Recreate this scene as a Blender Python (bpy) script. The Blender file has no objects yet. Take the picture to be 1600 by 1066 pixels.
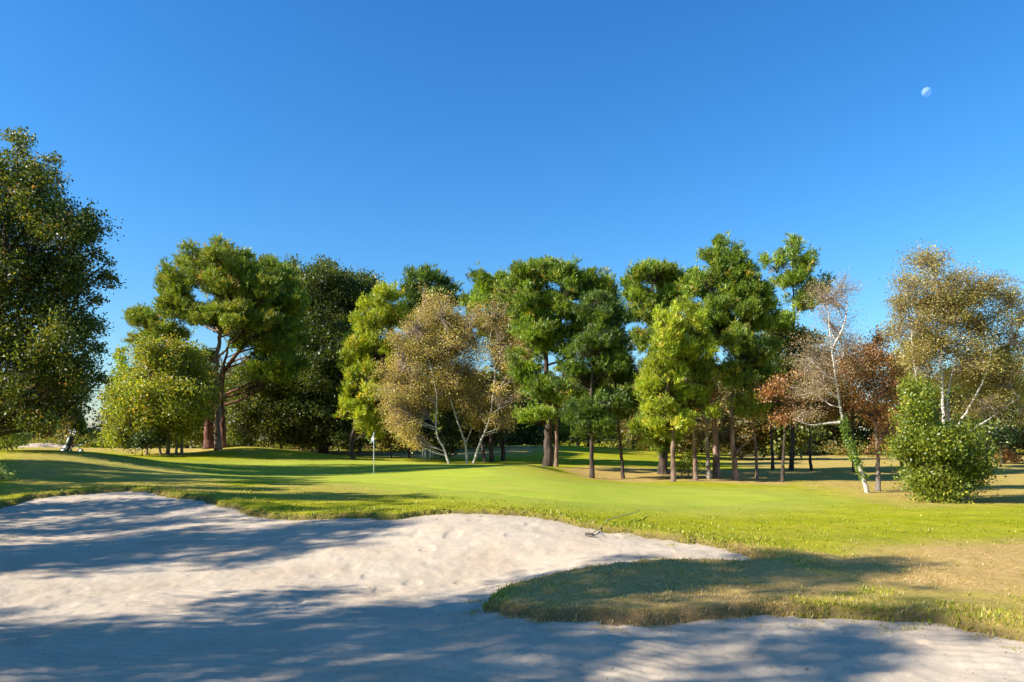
import bpy, math, random
import numpy as np
rng = np.random.default_rng(11)
sc = bpy.context.scene
COL = sc.collection
F, HOR, CX, H = 1150.0, 688.0, 800.0, 1.8      # focal length in photo pixels, horizon row, centre column, eye height
TAU = 2*math.pi

# ------------------------------------------------------------------ helpers
def P(px, py, D):
    return np.array([(px-CX)/F*D, D, H-(py-HOR)/F*D])

def props(o, label=None, cat=None, group=None, kind=None):
    for k, v in (('label', label), ('category', cat), ('group', group), ('kind', kind)):
        if v: o[k] = v
    return o

def empty(name, loc, label, cat, group=None, rz=0):
    o = bpy.data.objects.new(name, None); COL.objects.link(o)
    o.location = loc; o.rotation_euler = (0, 0, rz)
    o.empty_display_size = .3
    return props(o, label, cat, group)

class MB:
    """collects vertices and faces (triangles or quads) with a colour per face"""
    def __init__(s): s.v = []; s.q = []; s.t = []; s.qc = []; s.tc = []; s.n = 0
    def add(s, v, q=None, t=None, qc=None, tc=None):
        v = np.asarray(v, float).reshape(-1, 3)
        if q is not None and len(q):
            s.q.append(np.asarray(q).reshape(-1, 4)+s.n)
            s.qc.append(np.ones((len(s.q[-1]), 3)) if qc is None else qc)
        if t is not None and len(t):
            s.t.append(np.asarray(t).reshape(-1, 3)+s.n)
            s.tc.append(np.ones((len(s.t[-1]), 3)) if tc is None else tc)
        s.v.append(v); s.n += len(v)
    def mesh(s, name, smooth=False, color=False, origin=(0, 0, 0)):
        v = np.concatenate(s.v)-np.asarray(origin) if s.v else np.zeros((0, 3))
        q = np.concatenate(s.q) if s.q else np.zeros((0, 4), int)
        t = np.concatenate(s.t) if s.t else np.zeros((0, 3), int)
        me = bpy.data.meshes.new(name)
        me.vertices.add(len(v)); me.vertices.foreach_set('co', v.astype(np.float32).ravel())
        nl = len(q)*4+len(t)*3
        me.loops.add(nl)
        me.loops.foreach_set('vertex_index', np.concatenate([q.ravel(), t.ravel()]).astype(np.int32))
        me.polygons.add(len(q)+len(t))
        st = np.concatenate([np.arange(len(q))*4, len(q)*4+np.arange(len(t))*3]).astype(np.int32)
        me.polygons.foreach_set('loop_start', st)
        if smooth: me.polygons.foreach_set('use_smooth', np.ones(len(st), bool))
        me.update(calc_edges=True)
        if color:
            c = np.concatenate([x for x in s.qc+s.tc]) if len(st) else np.zeros((0, 3))
            a = me.attributes.new('tint', 'FLOAT_COLOR', 'FACE')
            a.data.foreach_set('color', np.concatenate([c, np.ones((len(c), 1))], 1).astype(np.float32).ravel())
        return me

def obj(name, me, mat, parent=None, loc=None):
    o = bpy.data.objects.new(name, me); COL.objects.link(o)
    if mat: me.materials.append(mat)
    if parent: o.parent = parent
    if loc is not None: o.location = loc
    return o

def norm(a): return a/np.maximum(np.linalg.norm(a, axis=-1, keepdims=True), 1e-9)

def tubes(mb, Pt, R, k=4, cap=True):
    """M tubes of n points each: Pt (M,n,3), R (M,n)"""
    Pt = np.asarray(Pt, float); R = np.asarray(R, float)
    if Pt.ndim == 2: Pt = Pt[None]; R = R[None]
    M, n, _ = Pt.shape
    T = np.gradient(Pt, axis=1); T = norm(T)
    mean = norm(T.mean(1)); ref = np.where(np.abs(mean[:, 2:3]) > .75, np.array([[1., .13, 0]]), np.array([[.05, .1, 1.]]))
    U = norm(np.cross(T, ref[:, None, :])); V = np.cross(T, U)
    a = np.arange(k)*TAU/k
    ring = Pt[:, :, None, :]+R[:, :, None, None]*(np.cos(a)[None, None, :, None]*U[:, :, None, :]+np.sin(a)[None, None, :, None]*V[:, :, None, :])
    vs = ring.reshape(-1, 3)
    base = (np.arange(M)*n*k)[:, None, None]
    i = np.arange(n-1)[None, :, None]; j = np.arange(k)[None, None, :]; j2 = (j+1) % k
    q = np.stack([base+i*k+j, base+i*k+j2, base+(i+1)*k+j2, base+(i+1)*k+j], -1).reshape(-1, 4)
    t = None
    if cap and k >= 3:
        f = np.arange(1, k-1)
        top = (np.arange(M)*n*k+(n-1)*k)[:, None]
        bot = (np.arange(M)*n*k)[:, None]
        t = np.concatenate([np.stack([top+0*f, top+f, top+f+1], -1).reshape(-1, 3), np.stack([bot+0*f, bot+f+1, bot+f], -1).reshape(-1, 3)])
    mb.add(vs, q, t)

def spline(pts, n):
    """Catmull-Rom through pts"""
    pts = np.asarray(pts, float)
    p = np.concatenate([[2*pts[0]-pts[1]], pts, [2*pts[-1]-pts[-2]]])
    u = np.linspace(0, len(pts)-1, n); i = np.minimum(u.astype(int), len(pts)-2); f = (u-i)[:, None]
    a, b, c, d = p[i], p[i+1], p[i+2], p[i+3]
    return .5*((2*b)+(c-a)*f+(2*a-5*b+4*c-d)*f**2+(-a+3*b-3*c+d)*f**3)

def rhombi(mb, pos, axis, side, L, W, col):
    L = np.asarray(L).reshape(-1, 1)*np.ones((len(pos), 1)); W = np.asarray(W).reshape(-1, 1)*np.ones((len(pos), 1))
    v = np.stack([pos, pos+axis*L*.45+side*W*.5, pos+axis*L, pos+axis*L*.45-side*W*.5], 1).reshape(-1, 3)
    mb.add(v, np.arange(len(pos)*4).reshape(-1, 4), qc=col)

def box(mb, c, s, rz=0):
    x, y, z = np.asarray(s)/2
    v = np.array([[a*x, b*y, d*z] for d in (-1, 1) for b in (-1, 1) for a in (-1, 1)])
    r = np.array([[math.cos(rz), -math.sin(rz), 0], [math.sin(rz), math.cos(rz), 0], [0, 0, 1]])
    v = v@r.T+np.asarray(c)
    mb.add(v, [[0, 2, 3, 1], [4, 5, 7, 6], [0, 1, 5, 4], [2, 6, 7, 3], [0, 4, 6, 2], [1, 3, 7, 5]])

def lathe(mb, prof, c=(0, 0, 0), k=16, axis='z'):
    prof = np.asarray(prof, float); a = np.arange(k)*TAU/k
    v = np.stack([prof[:, 0:1]*np.cos(a), prof[:, 0:1]*np.sin(a), prof[:, 1:2]*np.ones(k)], -1).reshape(-1, 3)
    if axis == 'x': v = v[:, [2, 0, 1]]
    if axis == 'y': v = v[:, [0, 2, 1]]
    n = len(prof); i = np.arange(n-1)[:, None]; j = np.arange(k)[None]; j2 = (j+1) % k
    mb.add(v+np.asarray(c), np.stack([i*k+j, i*k+j2, (i+1)*k+j2, (i+1)*k+j], -1).reshape(-1, 4))

_perm = rng.permutation(4096)
_val = rng.random(4096)
def vnoise(x, y):
    xi = np.floor(x).astype(int); yi = np.floor(y).astype(int); fx = x-xi; fy = y-yi
    fx = fx*fx*(3-2*fx); fy = fy*fy*(3-2*fy)
    h = lambda a, b: _val[(_perm[(a & 4095)]+b*57) & 4095]
    return (h(xi, yi)*(1-fx)+h(xi+1, yi)*fx)*(1-fy)+(h(xi, yi+1)*(1-fx)+h(xi+1, yi+1)*fx)*fy
def fbm(x, y, o=4):
    r = 0; a = .5
    for k in range(o): r = r+a*vnoise(x+17.3*k, y-9.1*k); x = x*2.03; y = y*2.03; a *= .5
    return r/(1-.5**o)
def sstep(a, b, x):
    t = np.clip((x-a)/(b-a), 0, 1); return t*t*(3-2*t)

# ------------------------------------------------------------------ materials
def new_mat(name):
    m = bpy.data.materials.new(name); m.use_nodes = True
    nt = m.node_tree; nt.nodes.clear()
    out = nt.nodes.new('ShaderNodeOutputMaterial')
    return m, nt, out
def N(nt, t, **kw):
    n = nt.nodes.new(t)
    for k, v in kw.items():
        if k.startswith('i_'): n.inputs[k[2:].replace('_', ' ')].default_value = v
        else: setattr(n, k, v)
    return n
def ramp(nt, stops):
    r = nt.nodes.new('ShaderNodeValToRGB'); e = r.color_ramp.elements
    while len(e) < len(stops): e.new(.5)
    for x, (p, c) in zip(e, stops): x.position = p; x.color = (*c, 1) if len(c) == 3 else c
    return r

def foliage_mat(name, trans=.42, gloss=.04):
    m, nt, out = new_mat(name); L = nt.links
    at = N(nt, 'ShaderNodeAttribute', attribute_name='tint')
    d = N(nt, 'ShaderNodeBsdfDiffuse'); t = N(nt, 'ShaderNodeBsdfTranslucent')
    bright = N(nt, 'ShaderNodeMix', data_type='RGBA', blend_type='MULTIPLY'); bright.inputs[0].default_value = 1
    bright.inputs[7].default_value = (1.5, 1.35, .55, 1)          # transmitted light is yellower
    L.new(at.outputs['Color'], d.inputs['Color']); L.new(at.outputs['Color'], bright.inputs[6]); L.new(bright.outputs[2], t.inputs['Color'])
    mx = N(nt, 'ShaderNodeMixShader'); mx.inputs[0].default_value = trans
    L.new(d.outputs[0], mx.inputs[1]); L.new(t.outputs[0], mx.inputs[2])
    g = N(nt, 'ShaderNodeBsdfGlossy', i_Roughness=.45); g.inputs['Color'].default_value = (.9, .9, .9, 1)
    m2 = N(nt, 'ShaderNodeMixShader'); m2.inputs[0].default_value = gloss
    L.new(mx.outputs[0], m2.inputs[1]); L.new(g.outputs[0], m2.inputs[2]); L.new(m2.outputs[0], out.inputs[0])
    return m

def bark_mat(name, c1, c2, scale=6., stretch=.2, birch=False):
    m, nt, out = new_mat(name); L = nt.links
    tc = N(nt, 'ShaderNodeTexCoord'); mp = N(nt, 'ShaderNodeMapping'); mp.inputs['Scale'].default_value = (1, 1, 3.5 if birch else stretch)
    L.new(tc.outputs['Object'], mp.inputs[0])
    no = N(nt, 'ShaderNodeTexNoise', i_Scale=scale, i_Detail=6., i_Roughness=.65); L.new(mp.outputs[0], no.inputs['Vector'])
    r = ramp(nt, [(.36, c1), (.62, c2)] if not birch else [(.38, c1), (.47, c2), (.9, c2)]); L.new(no.outputs[0], r.inputs[0])
    b = N(nt, 'ShaderNodeBsdfPrincipled', i_Roughness=.9); b.inputs['Specular IOR Level'].default_value = .2
    bu = N(nt, 'ShaderNodeBump', i_Strength=.6, i_Distance=.04); L.new(no.outputs[0], bu.inputs['Height']); L.new(bu.outputs[0], b.inputs['Normal'])
    L.new(r.outputs[0], b.inputs['Base Color']); L.new(b.outputs[0], out.inputs[0])
    return m

def plain(name, c, rough=.5, metal=0., var=.12):
    m, nt, out = new_mat(name); L = nt.links
    tc = N(nt, 'ShaderNodeTexCoord')
    no = N(nt, 'ShaderNodeTexNoise', i_Scale=9., i_Detail=4.); L.new(tc.outputs['Object'], no.inputs['Vector'])
    r = ramp(nt, [(.3, tuple(x*(1-var) for x in c)), (.7, tuple(min(1, x*(1+var)) for x in c))]); L.new(no.outputs[0], r.inputs[0])
    b = N(nt, 'ShaderNodeBsdfPrincipled', i_Roughness=rough, i_Metallic=metal)
    L.new(r.outputs[0], b.inputs['Base Color']); L.new(b.outputs[0], out.inputs[0])
    return m

LEAF = foliage_mat('leaf_foliage', .42, .03)
NEEDLE = foliage_mat('needle_foliage', .34, .03)
BLADE = foliage_mat('grass_blades', .35, .02)
BARK_PINE = bark_mat('pine_bark', (.085, .05, .035), (.34, .225, .16), 5.)
BARK_DARK = bark_mat('dark_bark', (.03, .022, .017), (.11, .08, .06), 5.)
BARK_RED = bark_mat('red_bark', (.05, .022, .015), (.2, .09, .06), 4.)
BARK_GREY = bark_mat('grey_bark', (.09, .075, .06), (.3, .25, .2), 6.)
BARK_BIRCH = bark_mat('birch_bark', (.10, .08, .06), (.54, .48, .40), 7., birch=True)
BARKS = dict(pine=BARK_PINE, dark=BARK_DARK, red=BARK_RED, grey=BARK_GREY, birch=BARK_BIRCH)

# ------------------------------------------------------------------ terrain
ctrl = []
for px, py, D in [
    (650,808,14),(800,806,14),(500,810,14.5),(420,803,15.5),(330,787,17),(250,773,18.5),(150,770,19),(50,778,18),(0,792,17),
    (900,820,13.2),(1000,838,12),(1100,852,11.2),(1180,876,10),(650,850,11.6),(300,835,13),(100,832,14),(0,850,12.3),(800,850,11.4),
    (150,800,16.2),(450,840,12.6),
    (1000,900,8.9),(900,912,8.7),(1000,884,9.6),(1000,868,10.3),(1100,864,10.6),(1200,900,9.2),(1300,940,8.0),(1400,962,7.4),(800,970,7.2),(1000,978,7.05),
    (1200,965,7.3),(1600,1003,6.4),(1600,900,9),(1400,880,10),(1600,850,11.5),(1300,840,12.3),(1600,812,15.5),(1900,850,11.5),(1900,780,24),
    (800,790,16.8),(800,771,20),(800,752,26),(600,771,20.5),(584,741,34),(584,725,44),(600,719.5,50),(450,719,46),(440,705,52),(380,698,54),(300,707,52),
    (330,715,46),(250,735,32),(250,721,38),(200,713,36),(120,706.5,33),(60,711,31),(0,718,29),(-150,722,28),(100,730,26),(100,750,22),(300,760,21),(400,780,17.5),(0,750,21),(-150,760,20),
    (0,705,45),(50,699,60),(150,700,60),(70,694,85),(-200,700,60),(720,722,50),(760,728,40),(680,745,30),
    (830,740,31),(830,726,38),(856,729,42),(820,702,66),(830,695,80),(950,704,72),(900,722,52),(925,747.5,37),(1050,750.5,36),(1000,766,28),(1100,762,31),(1100,790,21),(1100,820,15.5),
    (1222,758,33),(1355,770,28),(1480,785,23.5),(1300,790,21),(1600,786,23.5),(1600,740,42),(1600,722,60),(1300,722,60),(1300,712,85),(1100,720,65),(1600,706,110),
    (650,713,60),(650,706,85),(500,712,60),(1900,740,42),(380,700,70),(250,705,70)]:
    ctrl.append(P(px, py, D))
for x, y, z in [(-8,4,.05),(-3,4,0),(0,4,0),(4,4,0),(8,4,.1),(0,0,.05),(-7,0,.1),(7,0,.15),(-4,8,-.08),(0,8.2,-.06),(-8,9,-.02),(-5,10.5,-.06),(0,10.6,.03),(-1,7,-.03),
    (-14,10,.5),(-14,4,.6),(-25,10,1.),(-25,0,1.),(-40,20,1.1),(14,5,.25),(20,0,.3),(30,15,.1),(0,-15,.4),(-20,-20,.9),(25,-20,.4),(45,40,0),
    (-60,60,1.2),(-90,0,1.2),(90,0,.4),(0,-90,.6),(-90,140,1.3),(0,150,1.0),(90,150,.6),(130,80,.4),(60,90,.2)]:
    ctrl.append(np.array([x, y, z]))
ctrl = np.array(ctrl)
def _phi(d2): return .5*d2*np.log(d2+1e-9)
_n = len(ctrl)
_d2 = ((ctrl[:, None, :2]-ctrl[None, :, :2])**2).sum(-1)
_A = np.zeros((_n+3, _n+3)); _A[:_n, :_n] = _phi(_d2)+np.eye(_n)*.12; _A[:_n, _n] = 1; _A[:_n, _n+1:] = ctrl[:, :2]; _A[_n:, :_n] = _A[:_n, _n:].T
_w = np.linalg.solve(_A, np.concatenate([ctrl[:, 2], [0, 0, 0]]))
def T(x, y):
    """height of the land at x, y"""
    x = np.atleast_1d(np.asarray(x, float)); y = np.atleast_1d(np.asarray(y, float)); out = np.empty(len(x))
    for s in range(0, len(x), 40000):
        X = x[s:s+40000]; Y = y[s:s+40000]
        d2 = (X[:, None]-ctrl[None, :, 0])**2+(Y[:, None]-ctrl[None, :, 1])**2
        out[s:s+40000] = _phi(d2)@_w[:_n]+_w[_n]+_w[_n+1]*X+_w[_n+2]*Y
    r = np.hypot(x, y); k = sstep(95, 190, r)
    return out*(1-k)+.9*k
def hit(px, py, lo=3.5, hi=160):
    d = np.geomspace(lo, hi, 900); x = (px-CX)/F*d; z = H-(py-HOR)/F*d
    below = z <= T(x, d)
    i = int(np.argmax(below)) if below.any() else len(d)-1
    return np.array([x[i], d[i]])
def ground(x, y): return float(T(x, y)[0])

def sd_poly(x, y, poly):
    """signed distance, positive outside"""
    poly = np.asarray(poly); out = np.full(len(x), 1e9); ins = np.zeros(len(x), bool)
    for a, b in zip(poly, np.roll(poly, -1, 0)):
        e = b-a; wx = x-a[0]; wy = y-a[1]; t = np.clip((wx*e[0]+wy*e[1])/max(e@e, 1e-9), 0, 1)
        out = np.minimum(out, (wx-e[0]*t)**2+(wy-e[1]*t)**2)
        c = (a[1] > y) != (b[1] > y)
        with np.errstate(divide='ignore', invalid='ignore'):
            ins ^= c & (x < (b[0]-a[0])*(y-a[1])/(b[1]-a[1])+a[0])
    d = np.sqrt(out); return np.where(ins, -d, d)

def pxpoly(pts): return [hit(*p) for p in pts]
SAND = pxpoly([(-70,812),(0,795),(50,781),(120,773),(200,768),(260,775),(320,786),(370,798),(410,808),(460,812),(540,811),(620,811),(680,805),(760,803),(830,807),(880,817),(930,829),
    (1000,839),(1060,847),(1120,857),(1165,869),(1195,879)]) + [P(1170,886,9.75)[:2], P(1090,885,9.75)[:2], P(1000,886,9.65)[:2]] + pxpoly([(930,894),(860,907),(800,927),(765,948),(775,963),(840,975),(900,973),(1000,975),(1100,967),
    (1200,959),(1280,963),(1350,971),(1430,973),(1500,984),(1600,1003),(1750,1032)]) + [np.array(p) for p in [(9, 3.5), (6, .5), (0, -.5), (-6, .5), (-9, 4)]] + pxpoly([(-120,872),(2,840),(-75,826)])
GREEN = pxpoly([(150,716),(210,728)]) + [P(300,724,40)[:2], P(420,722,44)[:2], P(600,721,48)[:2], P(720,727,44)[:2]] + pxpoly([(800,744),(900,757),(1050,763),(1180,768),(1250,780),(1180,790),(1050,793),(900,786),(800,776),(700,766),(600,757),(480,750),(360,748),(240,744),(170,730)])
DRY = [(pxpoly([(1230,945),(1400,915),(1600,915),(1750,925),(1750,1040),(1600,1006),(1500,988),(1430,978),(1280,968)]), .62, .4),
       (pxpoly([(1150,866),(1300,858),(1450,846),(1600,838),(1750,836),(1750,930),(1600,935),(1450,930),(1330,918),(1200,895),(1100,884)]), .95, .9),
       (pxpoly([(1240,757),(1340,777),(1440,792),(1600,789),(1900,790)])+[np.array([70, 60]), np.array([60, 110]), np.array([30, 100]), np.array([17, 60])], .72, 2.),
       (pxpoly([(870,731),(925,749),(1050,752),(1230,758)])+[np.array([19, 44]), np.array([12, 47]), np.array([5, 47])], .85, 1.),
       (pxpoly([(735,952),(800,915),(860,893),(1000,880),(1190,876),(1360,915),(1270,965),(1100,988),(900,992),(765,978)]), .95, .35),
       (pxpoly([(0,716),(60,716),(120,735),(80,760),(0,765)]), .7, 1.2),
       (pxpoly([(0,708),(130,708),(300,735),(420,790),(300,780),(180,764),(0,785)]), .5, 1.),
       (pxpoly([(330,768),(420,754),(560,757),(640,772),(560,785),(430,785)]), .42, .8),
       (pxpoly([(300,704),(380,699),(450,708),(380,712)]), .45, 2.),
       (pxpoly([(820,722),(856,730),(925,749),(900,752),(830,735)]), .4, 1.5),
       ([np.array(p) for p in [(-60, 50), (-20, 50), (-14, 72), (-30, 110), (-80, 110)]], .7, 5.),
       ([np.array(p) for p in [(-22, 57), (-2, 57), (4, 64), (4, 76), (-24, 76)]], .9, 3.)]

def sandmask(x, y):
    j = (fbm(x*1.3, y*1.3)-.5)*.55+(fbm(x*6, y*6, 3)-.5)*.16
    far = np.hypot(x, y)
    return sd_poly(x, y, SAND)+j*np.clip(far/11, .55, 1)
def dryness(x, y):
    d = np.zeros(len(x))+.1+.22*(fbm(x*.35, y*.5)-.5)
    n = (fbm(x*.9, y*1.4)-.5)
    for poly, s, bl in DRY:
        d = np.maximum(d, s*sstep(bl, -bl, sd_poly(x, y, poly)+n*bl*1.6))
    return np.clip(d+(fbm(x*2.2+5, y*3.5)-.5)*.25, 0, 1)

# polar grid: fine in the view, coarse behind
th = np.concatenate([np.linspace(-43, 43, 780), np.linspace(43, 317, 92)[1:-1]])*math.pi/180
rr = np.concatenate([np.geomspace(.4, 3.2, 14)[:-1], np.geomspace(3.2, 60, 520)[:-1], np.geomspace(60, 1800, 70)])
nT, nR = len(th), len(rr)
GX = (rr[:, None]*np.sin(th)[None]).ravel(); GY = (rr[:, None]*np.cos(th)[None]).ravel()
GZ = T(GX, GY)
near = np.hypot(GX, GY) < 32
SM = np.full(len(GX), 50.); SM[near] = sandmask(GX[near], GY[near])
GR = np.full(len(GX), 50.); _m = np.hypot(GX, GY) < 80; GR[_m] = sd_poly(GX[_m], GY[_m], GREEN)+(fbm(GX[_m]*.5, GY[_m]*.5)-.5)*.5
DR = dryness(GX, GY)
_i = np.arange(nR-1)[:, None]; _j = np.arange(nT)[None]; _j2 = (_j+1) % nT
QUADS = np.stack([_i*nT+_j, (_i+1)*nT+_j, (_i+1)*nT+_j2, _i*nT+_j2], -1).reshape(-1, 4)
def sheet(name, z, quads, mat, attrs, center=False):
    used = np.unique(quads); rm = np.full(len(GX), -1); rm[used] = np.arange(len(used))
    mb = MB(); v = np.stack([GX, GY, z], 1)[used]; q = rm[quads]
    if center:
        c = len(v); v = np.concatenate([v, [[0, 0, z[:nT].mean()]]]); k = np.arange(nT)
        mb.add(v, q, np.stack([np.full(nT, c), rm[k], rm[(k+1) % nT]], -1))
    else: mb.add(v, q)
    me = mb.mesh(name, smooth=True)
    for an, arr in attrs.items():
        a = me.attributes.new(an, 'FLOAT', 'POINT'); d = arr[used]
        if center: d = np.append(d, d[0])
        a.data.foreach_set('value', d.astype(np.float32))
    o = obj(name, me, mat); o['kind'] = 'structure'
    return o

def grass_mat(name, green_sheet=False):
    m, nt, out = new_mat(name); L = nt.links
    tc = N(nt, 'ShaderNodeTexCoord'); dr = N(nt, 'ShaderNodeAttribute', attribute_name='dry')
    n1 = N(nt, 'ShaderNodeTexNoise', i_Scale=.7, i_Detail=8., i_Roughness=.6); n2 = N(nt, 'ShaderNodeTexNoise', i_Scale=11., i_Detail=8., i_Roughness=.75)
    n3 = N(nt, 'ShaderNodeTexNoise', i_Scale=60., i_Detail=4., i_Roughness=.8)
    for n in (n1, n2, n3): L.new(tc.outputs['Object'], n.inputs['Vector'])
    if green_sheet:
        r1 = ramp(nt, [(.3, (.27, .33, .035)), (.55, (.33, .37, .042)), (.75, (.38, .40, .055))])
    else:
        r1 = ramp(nt, [(.3, (.22, .255, .008)), (.52, (.31, .32, .010)), (.72, (.41, .38, .02))])
    L.new(n1.outputs[0], r1.inputs[0])
    r2 = ramp(nt, [(.28, (.36, .22, .075)), (.5, (.49, .32, .115)), (.72, (.60, .43, .18))]); L.new(n2.outputs[0], r2.inputs[0])
    # dryness broken up by noise
    ad = N(nt, 'ShaderNodeMath', operation='MULTIPLY_ADD'); ad.inputs[1].default_value = .9; ad.inputs[2].default_value = -.45; L.new(n2.outputs[0], ad.inputs[0])
    sm = N(nt, 'ShaderNodeMath', operation='ADD', use_clamp=True); L.new(dr.outputs['Fac'], sm.inputs[0])
    if green_sheet: sm.inputs[1].default_value = -.05
    else: L.new(ad.outputs[0], sm.inputs[1])
    lp = N(nt, 'ShaderNodeAttribute', attribute_name='lip')
    g1 = ramp(nt, [(.3, (.27, .33, .035)), (.55, (.33, .37, .042)), (.75, (.38, .40, .055))]); L.new(n1.outputs[0], g1.inputs[0])
    mw = N(nt, 'ShaderNodeAttribute', attribute_name='mown'); gm = N(nt, 'ShaderNodeMix', data_type='RGBA')
    L.new(mw.outputs['Fac'], gm.inputs[0]); L.new(r1.outputs[0], gm.inputs[6]); L.new(g1.outputs[0], gm.inputs[7]); r1 = gm; 
    mx = N(nt, 'ShaderNodeMix', data_type='RGBA'); L.new(sm.outputs[0], mx.inputs[0]); L.new(r1.outputs[2], mx.inputs[6]); L.new(r2.outputs[0], mx.inputs[7])
    vr = ramp(nt, [(.3, (.62,)*3), (.7, (1.3,)*3)]); L.new((n2 if green_sheet else n3).outputs[0], vr.inputs[0])
    so_ = N(nt, 'ShaderNodeMix', data_type='RGBA'); so_.inputs[7].default_value = (.16, .105, .055, 1); L.new(lp.outputs['Fac'], so_.inputs[0]); L.new(mx.outputs[2], so_.inputs[6])   # bare soil at the cut lip
    mu = N(nt, 'ShaderNodeMix', data_type='RGBA', blend_type='MULTIPLY'); mu.inputs[0].default_value = .35 if green_sheet else .8
    L.new(so_.outputs[2], mu.inputs[6]); L.new(vr.outputs[0], mu.inputs[7])
    b = N(nt, 'ShaderNodeBsdfPrincipled', i_Roughness=1.); b.inputs['Specular IOR Level'].default_value = 0.
    b.inputs['Sheen Weight'].default_value = 0
    bu = N(nt, 'ShaderNodeBump', i_Strength=.25 if green_sheet else .7, i_Distance=.03); L.new(n3.outputs[0], bu.inputs['Height']); L.new(bu.outputs[0], b.inputs['Normal'])
    L.new(mu.outputs[2], b.inputs['Base Color']); L.new(b.outputs[0], out.inputs[0])
    return m

def sand_mat():
    m, nt, out = new_mat('bunker_sand'); L = nt.links
    tc = N(nt, 'ShaderNodeTexCoord')
    n1 = N(nt, 'ShaderNodeTexNoise', i_Scale=.8, i_Detail=7., i_Roughness=.6); n2 = N(nt, 'ShaderNodeTexNoise', i_Scale=14., i_Detail=8., i_Roughness=.75)
    n3 = N(nt, 'ShaderNodeTexNoise', i_Scale=130., i_Detail=4., i_Roughness=.8)
    for n in (n1, n2, n3): L.new(tc.outputs['Object'], n.inputs['Vector'])
    r = ramp(nt, [(.25, (.43, .33, .222)), (.5, (.495, .395, .277)), (.75, (.54, .445, .325))]); L.new(n1.outputs[0], r.inputs[0])
    v = ramp(nt, [(.25, (.72, .70, .68)), (.5, (1., 1., 1.)), (.75, (1.08, 1.08, 1.08))]); L.new(n2.outputs[0], v.inputs[0])
    mu = N(nt, 'ShaderNodeMix', data_type='RGBA', blend_type='MULTIPLY'); mu.inputs[0].default_value = .6
    L.new(r.outputs[0], mu.inputs[6]); L.new(v.outputs[0], mu.inputs[7])
    v3 = ramp(nt, [(.3, (.75, .73, .7)), (.6, (1.05, 1.05, 1.05))]); L.new(n3.outputs[0], v3.inputs[0])
    mu2 = N(nt, 'ShaderNodeMix', data_type='RGBA', blend_type='MULTIPLY'); mu2.inputs[0].default_value = .5
    L.new(mu.outputs[2], mu2.inputs[6]); L.new(v3.outputs[0], mu2.inputs[7])
    b = N(nt, 'ShaderNodeBsdfPrincipled', i_Roughness=.95); b.inputs['Specular IOR Level'].default_value = .15
    bu = N(nt, 'ShaderNodeBump', i_Strength=.5, i_Distance=.02); L.new(n2.outputs[0], bu.inputs['Height'])
    bu2 = N(nt, 'ShaderNodeBump', i_Strength=.5, i_Distance=.006); L.new(n3.outputs[0], bu2.inputs['Height']); L.new(bu.outputs[0], bu2.inputs['Normal'])
    L.new(bu2.outputs[0], b.inputs['Normal'])
    L.new(mu2.outputs[2], b.inputs['Base Color']); L.new(b.outputs[0], out.inputs[0])
    return m

rad = np.hypot(GX, GY)
gz = GZ+np.where(SM > 0, .10*sstep(0, .10, SM)*sstep(1.6, .1, SM), -.16*sstep(0, .18, -SM))
rough_h = (fbm(GX*2.5, GY*2.5, 4)-.5)*.05*sstep(0, .4, SM)*sstep(.4, 2.5, GR)*sstep(60, 25, rad)
gz = gz+rough_h
sheet('ground', gz, QUADS, grass_mat('rough_grass'), dict(dry=DR, mown=sstep(3.5, .2, GR), lip=.85*sstep(.16, .03, SM)), center=True)
dent = sstep(.66, .80, vnoise(GX*3.1+40, GY*3.1))*sstep(.42, .58, fbm(GX*.55+7, GY*.55))
sz = GZ+(fbm(GX*1.7, GY*1.7, 4)-.5)*.05+(fbm(GX*6+3, GY*6, 5)-.5)*.024-.018*dent-.14*sstep(.05, .3, SM)
near_sand = (SM < .3) & (rad < 32)
# shallow rake furrows following the bowl
sz = sz+.007*np.sin((GY*.93+GX*.25+.6*fbm(GX*.5, GY*.5))*44)*sstep(.35, .6, fbm(GX*.8+9, GY*.8))
qs = QUADS[near_sand[QUADS].all(1)]
sheet('sand_bunker', sz, qs, sand_mat(), {})
ing = (GR < 0)
gq = QUADS[ing[QUADS].all(1)]
sheet('putting_green', gz-.012+.026*sstep(0, -.6, GR), gq, grass_mat('green_turf', True), dict(dry=DR, mown=GR*0+1, lip=GR*0))
# far bunker on the left: a pale lip of sand with its grassy edge
def mound(name, px, py, D, rx, ry, h, mat, seed):
    c = P(px, py, D); z0 = ground(c[0], c[1]); mb = MB(); n, k = 9, 40
    s = np.linspace(0, 1, n)[:, None]; a = np.arange(k)[None]*TAU/k
    wob = 1+.18*np.sin(a*3+seed)+.1*np.sin(a*5+2*seed)
    x = c[0]+s*rx*wob*np.cos(a); y = c[1]+s*ry*wob*np.sin(a); z = T(x.ravel(), y.ravel()).reshape(n, k)+h*(1-s**2)**1.3-.02
    i = np.arange(n-1)[:, None]; j = np.arange(k)[None]; j2 = (j+1) % k
    mb.add(np.stack([x, y, z], -1).reshape(-1, 3), np.stack([i*k+j, i*k+j2, (i+1)*k+j2, (i+1)*k+j], -1).reshape(-1, 4))
    o = obj(name, mb.mesh(name, smooth=True), mat); o['kind'] = 'structure'
    return o
mound('sand_hill', 68, 694, 72, 3.2, 2.2, .55, bpy.data.materials['bunker_sand'], 1.)
mound('grass_hill', 172, 696, 80, 3.8, 3., .6, bpy.data.materials['rough_grass'], 2.)

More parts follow.
